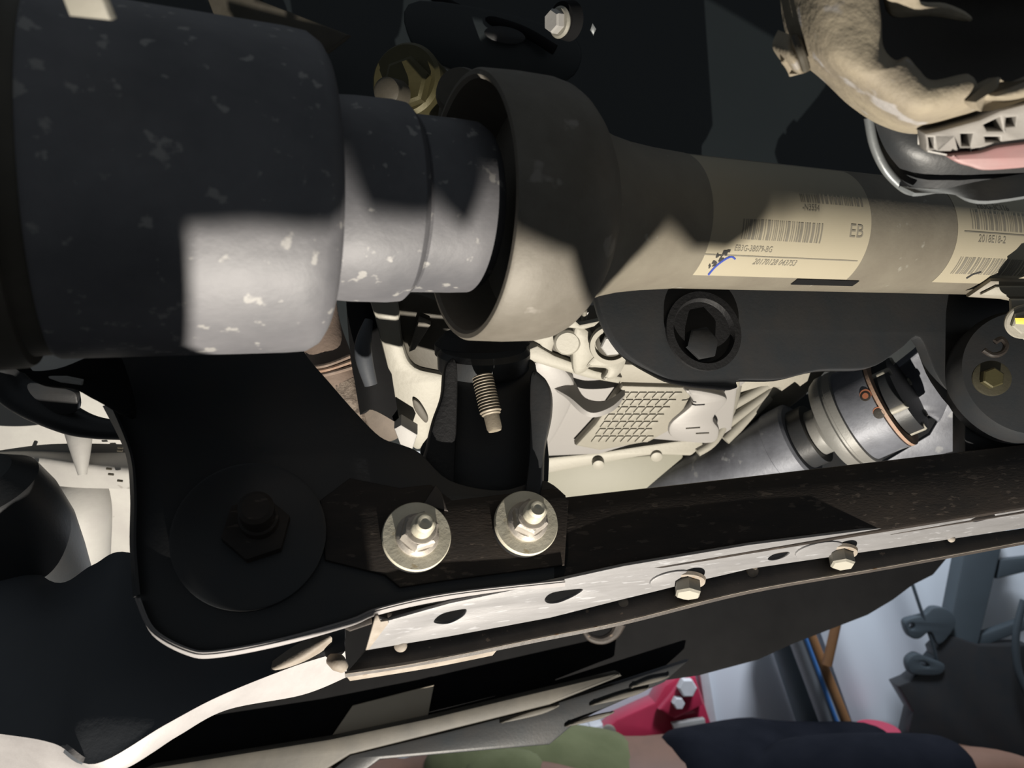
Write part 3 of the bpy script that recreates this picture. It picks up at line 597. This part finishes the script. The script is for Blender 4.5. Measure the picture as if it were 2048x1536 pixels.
# tan hose with braided wrap
th = thing('tan_hose', 'tan hose with a braided wrap rising behind the joint housing', 'hose', P(660, 730, 0.740))
tube('hose', [P(620, 560, 0.760), P(635, 650, 0.755), P(660, 720, 0.750), P(690, 790, 0.750), P(705, 880, 0.755)], [.023, .0225, .022, .020, .015], TAN, th, n=28)
for t0 in (0, 1, 2):
    tube('binding_band', [P(618+t0*4, 735+t0*9, 0.728), P(655+t0*4, 730+t0*8, 0.722), P(700+t0*2, 712+t0*11, 0.735)], .0022, RUST if t0 == 1 else TAN, th, n=8)
tube('braid', [P(683, 768, 0.750), P(697, 800, 0.751), P(707, 850, 0.755), P(712, 900, 0.760)], [.0213, .0205, .017, .014], BRAID, th, n=28)
# bracket web behind hose
ew = thing('engine_mount_arm', 'pale curved engine mount arm between the tan hose and the black post', 'bracket', P(800, 740, .68))
EW = PL(800, 740, .70, (.1, -.84, -.5))
plate('arm', [(740, 590), (790, 590), (806, 690), (830, 735), (895, 755), (895, 800), (865, 850), (858, 885), (830, 900), (800, 850), (770, 720), (750, 640)], EW, .03, ALU, ew, smooth=True, bev=.004)
plate('inner_face', [(792, 590), (870, 600), (920, 660), (905, 745), (850, 745), (820, 720), (806, 680)], EW.off(-.006), .02, HOUSD, ew, smooth=True, bev=.002)
plate('rib', [(838, 640), (862, 650), (830, 700), (818, 705)], EW.off(.004), .01, CUPM, ew)
plate('foot', [(788, 858), (802, 850), (835, 870), (825, 900), (800, 890)], EW.off(.03), .02, BRIGHT, ew, bev=.002)
plate('slot', [(826, 800), (840, 808), (856, 836), (850, 846), (830, 822)], EW.off(.004), .004, HOUSD, ew, smooth=True)
sheet('dark_guard', [[(692, 600, .70), (730, 600, .69), (775, 600, .70)], [(700, 700, .70), (735, 700, .685), (780, 720, .70)], [(720, 830, .71), (745, 820, .70), (800, 850, .71)]], RAIL, ew, t=.006)
tube('guard_rib', [P(738, 640, .68), P(726, 700, .675), P(742, 770, .68)], [.004, .008, .006], ARM, ew, n=16)
plate('brown_gusset', [(728, 795), (770, 760), (800, 800), (812, 860), (770, 885), (735, 850)], EW.off(-.003), .01, mat('brown_dusty_sheet', (.12, .095, .075), .7), ew, smooth=True)
# yellow-olive nut above the shaft
yn = thing('olive_nut', 'dim olive hex nut above the drive joint, in shade', 'nut', P(815, 160, .62))
lathe('collar', [(-.36, .028), (0, .030), (.02, .031), (.024, .028), (.024, .01)], P(830, 175, .66), V((-.25, -.95, -.05)), OLB, yn, n=48)
hexa('nut', P(820, 170, .635), V((-.3, -.95, -.1)), .021, .012, OLB, yn, rot=.2)
lathe('tip', [(0, .012), (.02, .011), (.022, .008)], P(795, 190, .62), V((-.3, -.9, -.2)), HOUSD, yn, n=32)
tbn = thing('small_bolt', 'small pale hex bolt near the top centre against the dark liner', 'bolt', P(1110, 45, .7))
lathe('flange', [(0, .013), (.002, .014), (.004, .012)], P(1122, 45, .70), V((-.75, -.6, -.2)), ALU, tbn, n=32)
hexa('head', P(1120, 44, .70), V((-.75, -.6, -.2)), .0105, .012, BRIGHT, tbn, rot=.3)
lathe('base', [(0, .018), (.012, .016), (.014, .01)], P(1140, 42, .715), V((-.75, -.6, -.2)), RAIL, tbn, n=32)
plate('clip', [(1185, 45), (1193, 58), (1187, 72), (1180, 60)], PL(1187, 58, .7, (0, -.8, -.5)), .004, SILV, tbn)
pt_ = thing('pale_tab', 'small cream metal tab at the top left corner', 'tab', P(170, 10, .27))
plate('tab', [(110, -40), (190, -40), (222, 42), (138, 33)], PL(170, 10, .27, (0, -.8, -.6)), .006, ALU, pt_, bev=.001)

# ---------------------------------------------------------------- upper right casting
cs = thing('muddy_casting', 'large sandy mud-caked casting with a dark hollow, upper right', 'casting', P(1820, 120, .36))
N_OUT = [(1555, -80), (1560, 0), (1572, 70), (1600, 120), (1650, 165), (1700, 212), (1760, 250), (1830, 268), (1920, 250), (1990, 228), (2070, 205), (2180, 190)]
N_IN = [(1740, -80), (1742, 0), (1748, 50), (1752, 105), (1778, 132), (1805, 126), (1830, 150), (1860, 172), (1930, 160), (1950, 165), (1995, 188), (2180, 120)]
mid = [((a[0]*.55+b[0]*.45), (a[1]*.55+b[1]*.45)) for a, b in zip(N_OUT, N_IN)]
m2 = [((a[0]*.85+b[0]*.15), (a[1]*.85+b[1]*.15)) for a, b in zip(N_OUT, N_IN)]
sheet('casting_rim', [[(a, b, .415) for a, b in N_OUT], [(a, b, .385) for a, b in m2], [(a, b, .355) for a, b in mid], [(a, b, .35) for a, b in N_IN], [(a+(1900-a)*.1, b-12, .365) for a, b in N_IN]], SAND, cs, t=.008)
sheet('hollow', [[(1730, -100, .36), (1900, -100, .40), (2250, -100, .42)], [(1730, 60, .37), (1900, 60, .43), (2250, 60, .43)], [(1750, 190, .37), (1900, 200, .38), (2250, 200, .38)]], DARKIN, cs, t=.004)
plate('inner_ledge', [(1775, -40), (1840, -40), (1845, 8), (1900, 15), (1945, 35), (1935, 46), (1860, 35), (1795, 38), (1778, 20)], PL(1850, 10, .36, (0, -.7, -.7)), .008, SAND, cs, smooth=True, bev=.002)
sheet('lug', [[(1556, 60, .40), (1580, 70, .385), (1605, 90, .395)], [(1545, 95, .395), (1580, 110, .38), (1612, 120, .39)], [(1575, 138, .40), (1600, 148, .387), (1622, 140, .395)]], SAND, cs, t=.008)
tube('lug_groove', [P(1590, 75, .383), P(1602, 105, .378), P(1612, 138, .385)], .0022, HOUSD, cs, n=8)
gl = thing('guard_ring', 'black curved guard with thin grey rim below the muddy casting', 'guard', P(1850, 330, .43))
sheet('guard', [[(1736, 236, .43), (1850, 240, .42), (2200, 200, .42)], [(1752, 300, .44), (1860, 310, .425), (2200, 300, .42)], [(1800, 372, .45), (1900, 378, .44), (2200, 345, .43)]], BLACK, gl, t=.004)
tube('rim', [P(1737, 235, .425), P(1748, 290, .43), P(1772, 340, .435), P(1808, 376, .44), P(1832, 384, .44)], .0026, SILV, gl, n=12)
sheet('silver_edge', [[(1800, 372, .435), (1880, 378, .43), (1960, 362, .43), (2120, 335, .43)], [(1830, 386, .432), (1900, 388, .43), (1975, 402, .425), (2120, 380, .425)]], SILV, gl, t=.003)
cn = thing('connector_block', 'pale latticed connector block with a pink lower edge, right edge', 'connector', P(1960, 265, .37))
CP = PL(1960, 265, .375, (-.1, -.85, -.5))
def quad(cx, cy, rx, ry): return [(cx-rx, cy-ry), (cx+rx, cy-ry), (cx+rx, cy+ry), (cx-rx, cy+ry)]
plate('lattice', [(1850, 268), (1880, 262), (1960, 240), (2000, 222), (2120, 190), (2120, 330), (1990, 318), (1920, 318), (1855, 305)], CP, .012, PLAST, cn,
      holes=[[(1857, 275), (1867, 275), (1867, 296), (1857, 296)], [(1876, 276), (1905, 276), (1910, 298), (1880, 298)], [(1922, 268), (1945, 268), (1940, 292), (1924, 292)], [(1968, 250), (2000, 235), (2006, 262), (1975, 262)], [(2013, 236), (2032, 234), (2030, 252), (2012, 254)], [(1970, 274), (2000, 274), (2000, 284), (1972, 284)], [(1945, 300), (1955, 298), (1960, 310), (1945, 312)], [(1975, 296), (1990, 294), (1992, 306), (1978, 308)]], bev=.001)
plate('backing', [(1850, 262), (2120, 200), (2120, 335), (1960, 325), (1855, 300)], CP.off(-.014), .006, RAIL, cn)
plate('pink_edge', [(1900, 312), (1960, 305), (2010, 292), (2120, 285), (2120, 325), (1985, 342), (1940, 334), (1915, 326)], CP.off(.003), .012, PINK, cn, smooth=True, bev=.002)
# ---------------------------------------------------------------- dark frame rail behind the crossmember
fr = thing('frame_rail', 'dark frame rail below and behind the lower crossmember', 'frame rail', P(1200, 1350, 1.05))
FR = PL(1200, 1330, 1.08, (.15, -.95, .25))
plate('rail_side', [(250, 1330), (700, 1200), (1300, 1120), (2000, 1000), (2000, 1000), (1905, 1108), (1870, 1150), (1830, 1170), (1790, 1200), (1740, 1230), (1590, 1288), (1520, 1320), (1400, 1352), (1330, 1362), (1240, 1400), (1150, 1450), (1100, 1480), (900, 1500), (250, 1600)], FR, .06, RAIL, fr, bev=.006)
plate('sill', [(150, 1600), (300, 1536), (660, 1478), (860, 1436), (1000, 1402), (1240, 1345), (1245, 1352), (1100, 1410), (900, 1460), (700, 1510), (620, 1560), (500, 1600)], FR.off(.05), .03, RAILB, fr, bev=.004)
plate('tan_patch', [(660, 1478), (705, 1412), (868, 1370), (852, 1452)], FR.off(.012), .006, TANP, fr)
plate('lower_edge', [(620, 1575), (700, 1510), (900, 1462), (1100, 1410), (1380, 1320), (1330, 1365), (1160, 1440), (1100, 1490), (760, 1520), (650, 1600)], FR.off(.03), .02, BLACK, fr, bev=.004)
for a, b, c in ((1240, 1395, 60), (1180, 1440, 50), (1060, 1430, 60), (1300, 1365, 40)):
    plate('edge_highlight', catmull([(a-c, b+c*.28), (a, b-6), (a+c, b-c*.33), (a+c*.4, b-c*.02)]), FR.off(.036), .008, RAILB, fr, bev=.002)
tube('ring_eye', [P(1165, 1255, 1.06), P(1180, 1275, 1.06), P(1205, 1280, 1.06), P(1228, 1268, 1.06), P(1240, 1245, 1.06)], [.003, .005, .006, .007, .009], LIP, fr, n=10)

# ---------------------------------------------------------------- workshop beyond
WY = 1.85
def WP(px, py, d=WY): return P(px, py, d)
def pole(name, label, cat, a, b, w0, m, d, extra=None):
    t = thing(name, label, cat, P(*a, d)); A, B = P(*a, d), P(*b, d)
    lathe('pole', [(0, w0*d/F/2), ((B-A).length, w0*d/F/2)], A, B-A, m, t, n=32); return t
bo = thing('white_board', 'large pale white board leaning beside the grey column', 'board', WP(1480, 1400, 1.88))
plate('board', [(1395, 1250), (1560, 1230), (1640, 1560), (1440, 1560)], PL(1480, 1400, 1.88, (.1, -1, .05)), .02, WALLM, bo)
plate('frame_strip', [(1385, 1250), (1402, 1250), (1452, 1560), (1432, 1560)], PL(1480, 1400, 1.86, (.1, -1, .05)), .03, WHT, bo)
pole('round_column', 'blue-grey round column behind the striped pipe', 'column', (1556, 1230), (1680, 1600), 66, COLM, 1.82)
sp_ = pole('striped_pipe', 'pale grey leaning pipe with a blue stripe along it', 'pipe', (1578, 1210), (1712, 1570), 50, DUCT, 1.74)
A, B = P(1580, 1210, 1.74), P(1714, 1570, 1.74)
tube('blue_stripe', [A+V((0, -.029, .0)), (A+B)/2+V((0, -.029, 0)), B+V((0, -.029, 0))], .005, BLUST, sp_, n=8)
op = pole('orange_pole', 'orange-brown leaning pole right of the striped pipe', 'pole', (1604, 1230), (1742, 1570), 22, ORNG, 1.72)
pole('orange_brace', 'short orange-brown brace meeting the leaning pole', 'brace', (1683, 1200), (1654, 1330), 19, ORNG, 1.69)
ct = thing('pleated_curtain', 'pale blue-white pleated sheet curtain behind the post', 'curtain', WP(1800, 1300, 1.9))
cr = []
for r_ in range(6):
    y = 1050+r_*96; row = []
    for c_ in range(16):
        x = 1625+c_*40; row.append((x+r_*34-60, y, 1.91-.022*math.sin(c_*1.35+.3)))
    cr.append(row)
sheet('curtain', cr, CURT, ct, t=.004, sub=3, subu=4)
dp_ = thing('lift_post', 'slate-dark slanted steel post with clamp loops, lower right', 'post', P(1900, 1300, 1.79))
DP = PL(1930, 1200, 1.80, (-.1, -1, .1))
plate('post', [(1940, 1040), (2018, 1040), (1955, 1300), (1960, 1340), (1850, 1340), (1892, 1290)], DP, .06, POST, dp_, bev=.006)
plate('cross_brace', [(1940, 1277), (2060, 1235), (2060, 1258), (1950, 1300)], DP.off(-.01), .03, POST, dp_, bev=.004)
plate('cross_brace', [(2000, 1120), (2090, 1110), (2090, 1135), (1995, 1158)], DP.off(-.01), .03, POST, dp_, bev=.004)
plate('clamp_loop', [(1812, 1255), (1815, 1240), (1850, 1230), (1870, 1215), (1900, 1222), (1912, 1250), (1880, 1290), (1862, 1265), (1840, 1278), (1822, 1275)], DP.off(.02), .03, POST, dp_, holes=[ell(1825, 1253, 5, 6)], smooth=True, bev=.004)
plate('clamp_loop', [(1817, 1320), (1835, 1308), (1860, 1318), (1890, 1330), (1880, 1350), (1830, 1350), (1818, 1340)], DP.off(.02), .03, POST, dp_, holes=[ell(1850, 1329, 10, 4, 25)], smooth=True, bev=.004)
plate('pivot_block', [(1795, 1372), (1820, 1362), (1835, 1350), (1880, 1330), (1870, 1300), (1900, 1270), (1960, 1290), (2060, 1290), (2080, 1600), (1795, 1600), (1800, 1540), (1826, 1425)], DP.off(.01), .06, BLACK, dp_, bev=.006)
tube('cable', [P(1822, 1160, 1.80), P(1842, 1220, 1.79), P(1866, 1290, 1.79), P(1880, 1340, 1.79)], .004, POST, dp_, n=10)
tube('bent_rod', [P(2048, 1200, 1.72), P(2032, 1270, 1.72), P(2036, 1340, 1.72), P(2060, 1400, 1.72)], .008, POST, dp_, n=12)
rj = thing('red_jack', 'crimson jack arm with bolts on a white ribbed foot', 'jack', P(1300, 1450, 1.75))
JP = PL(1300, 1440, 1.81, (.05, -1, .15))
plate('arm', [(1192, 1480), (1232, 1440), (1310, 1405), (1330, 1372), (1370, 1345), (1392, 1352), (1432, 1475), (1400, 1500), (1330, 1480), (1210, 1512)], JP, .08, REDM, rj, bev=.008)
plate('side_cheek', [(1318, 1420), (1372, 1352), (1392, 1352), (1408, 1410), (1350, 1440)], JP.off(.03), .03, REDM, rj, bev=.008)
hexa('bolt', JP.hit(1365, 1362)+V((0, -.03, 0)), V((0, -1, .2)), .022, .03, WHT, rj)
hexa('bolt', JP.hit(1348, 1392)+V((0, -.03, 0)), V((0, -1, .2)), .014, .03, WHT, rj)
lathe('washer', [(0, .018), (.01, .018), (.012, .012)], JP.hit(1217, 1464), V((0, -1, .1)), ALUG, rj, n=32)
plate('chrome_bar', [(1345, 1448), (1410, 1438), (1412, 1452), (1350, 1462)], JP.off(.04), .02, BRIGHT, rj)
for i in range(4):
    a = 1108+i*25; plate('ribbed_foot', [(a, 1478-i*7), (a+23, 1470-i*7), (a+28, 1530-i*2), (a+5, 1530-i*2)], JP.off(.01), .07, WHT, rj, bev=.004)
rb = thing('red_bucket', 'small red rim poking up behind the person at the lower right', 'bucket', P(1755, 1500, 1.8))
lathe('rim', [(0, .04), (.2, .05), (.21, .052), (.22, .05), (.22, .03)], P(1755, 1566, 1.8)+V((0, 0, -.09)), V((0, 0, 1)), REDM, rb, n=32)

# ---------------------------------------------------------------- person lying beyond the truck
D = 1.5
def skin_mesh(name, chains, m, parent, sub=2):
    vs, es, rs = [], [], []; idx = {}
    for ch in chains:
        prev = None
        for p, rr in ch:
            key = tuple(round(c, 4) for c in p)
            if key not in idx: idx[key] = len(vs); vs.append(key); rs.append(rr)
            if prev is not None: es.append((prev, idx[key]))
            prev = idx[key]
    me = bpy.data.meshes.new(name); me.from_pydata(vs, es, []); me.update()
    o = bpy.data.objects.new(name, me); C.objects.link(o)
    sm_ = o.modifiers.new('s', 'SKIN'); 
    for i, sv in enumerate(me.skin_vertices[0].data):
        rr = rs[i]; sv.radius = rr if isinstance(rr, tuple) else (rr, rr); sv.use_root = (i == 0)
    ss = o.modifiers.new('u', 'SUBSURF'); ss.levels = sub; ss.render_levels = sub
    m2_ = bpy.data.meshes.new_from_object(o.evaluated_get(bpy.context.evaluated_depsgraph_get()))
    bpy.data.objects.remove(o); return link(name, m2_, m, parent, angle=80)
pe = thing('person', 'person in olive short-sleeved shirt and black shorts lying beyond the truck, bare forearm', 'person', (.4, D, 0))
hip = (.45, 1.55, .13); che = (.02, 1.56, .15); nk = (-.22, 1.56, .15); hd = (-.33, 1.56, .15)
shN = (-.10, 1.46, .20); shF = (-.10, 1.72, .18)
body = [[(hip, .13), ((.25, 1.55, .14), .12), (che, .14), ((-.13, 1.56, .15), .11), (nk, .055), ((-.29, 1.56, .15), .085), ((-.40, 1.56, .16), .09), ((-.48, 1.56, .16), .06)],
        [((-.13, 1.56, .15), .11), (shN, .055), ((.05, 1.44, .235), .046), ((.19, 1.42, .215), .036), ((.33, 1.40, .12), .026), ((.40, 1.40, .09), .024)],
        [((-.13, 1.56, .15), .11), ((-.10, 1.66, .15), .055), ((.1, 1.69, .08), .045), ((.3, 1.68, .06), .034), ((.42, 1.66, .05), .024)],
        [(hip, .13), ((.55, 1.50, .17), .09), ((.75, 1.46, .23), .072), ((.98, 1.46, .235), .055), ((1.15, 1.46, .14), .05), ((1.38, 1.46, .06), .035), ((1.42, 1.44, .14), .03)],
        [(hip, .13), ((.55, 1.64, .14), .09), ((.8, 1.68, .15), .072), ((1.0, 1.68, .14), .055), ((1.2, 1.68, .1), .05), ((1.42, 1.68, .06), .035), ((1.44, 1.68, .13), .03)]]
# hand fingers on the near arm
for i in range(4):
    body[1:1] = []
    body.append([((.40, 1.40, .09), .024), ((.45, 1.385+i*.018, .085), .010), ((.485, 1.382+i*.019, .078), .0085), ((.505-abs(i-1.5)*.006, 1.382+i*.019, .065), .007)])
body.append([((.40, 1.40, .09), .024), ((.42, 1.37, .085), .011), ((.45, 1.355, .075), .009)])
skin_mesh('body', body, SKIN, pe)
skin_mesh('shirt', [[((.30, 1.55, .14), .135), ((.15, 1.555, .145), .142), (che, .158), ((-.12, 1.56, .15), .128), ((-.19, 1.56, .15), .075)],
                    [((-.12, 1.56, .15), .128), ((-.09, 1.46, .205), .078), ((.0, 1.445, .232), .068), ((.075, 1.44, .232), .062)],
                    [((-.12, 1.56, .15), .128), ((-.09, 1.67, .155), .075), ((.08, 1.69, .09), .06)]], SHIRT, pe)
skin_mesh('shorts', [[((.40, 1.55, .14), .14), ((.55, 1.53, .165), .11), ((.68, 1.45, .235), .092), ((.90, 1.45, .245), .075)],
                     [((.40, 1.55, .14), .14), ((.33, 1.54, .19), .115), ((.30, 1.53, .20), .09)],
                     [((.40, 1.55, .14), .14), ((.58, 1.66, .15), .10), ((.88, 1.68, .16), .085)]], CLOTH, pe)
skin_mesh('hair', [[((-.42, 1.56, .165), .097), ((-.49, 1.56, .16), .070)]], CLOTH, pe)

# ---------------------------------------------------------------- shadow gobo: added unseen sheet, outline shaped to shade the upper parts
ZG = .50
def gp(p):
    t = (ZG-LAMP.z)/(p.z-LAMP.z); q = LAMP+(p-LAMP)*t; return (q.x, q.y)
def ax_hit(px, py, R):
    d = ray(px, py).normalized(); o = CAM-A0; dp = d-AX*d.dot(AX); op = o-AX*o.dot(AX)
    a, b, c = dp.dot(dp), 2*dp.dot(op), op.dot(op)-R*R; t = (-b-math.sqrt(max(b*b-4*a*c, 0)))/(2*a); return CAM+d*t
g = []
for px, py, R in ((375, 690, .0865), (375, 455, .0865), (500, 450, .0865), (700, 462, .0860)): g.append(gp(ax_hit(px, py, R)))
for px, py, R in ((740, 425, .0573), (880, 440, .0573), (930, 455, .0512), (1030, 470, .081), (1140, 500, .079)): g.append(gp(ax_hit(px, py, R)))
for px, py, R in ((1185, 585, .0515), (1220, 550, .0505), (1260, 511, .0485), (1300, 472, .0472), (1330, 440, .0462), (1350, 455, TR), (1385, 495, TR), (1450, 500, TR), (1545, 424, TR), (1560, 428, TR), (1600, 400, TR), (1640, 380, TR)): g.append(gp(ax_hit(px, py, R)))
print('gobo', [(round(a, 3), round(b, 3)) for a, b in g])
x0 = g[0][0]; xe = g[-1][0]; ye = g[-1][1]
cast = [gp(P(a, b, .40)) for a, b in ((1560, 200), (2048, 200))]
print('cast', cast)
poly = [(-.45, .266), (-.035, .268), (.0, .284), (.018, .290), (.024, .276), (x0, .262)]+g+[(xe, .225), (.160, .216), (.146, .208), (.136, .19), (.130, .146), (-.45, .146)]
vs = [(a, b, ZG) for a, b in poly]+[(a, b, ZG+.001) for a, b in poly]; n = len(poly)
me = bpy.data.meshes.new('shadow_gobo'); me.from_pydata(vs, [], [list(range(n-1, -1, -1)), list(range(n, 2*n))]+[(i, (i+1) % n, (i+1) % n+n, i+n) for i in range(n)]); me.update()
o = link('shadow_gobo', me, RAIL, None, smooth=False)
tag(o, 'added unseen cut sheet shaping the lamp light on the upper parts', 'guard')
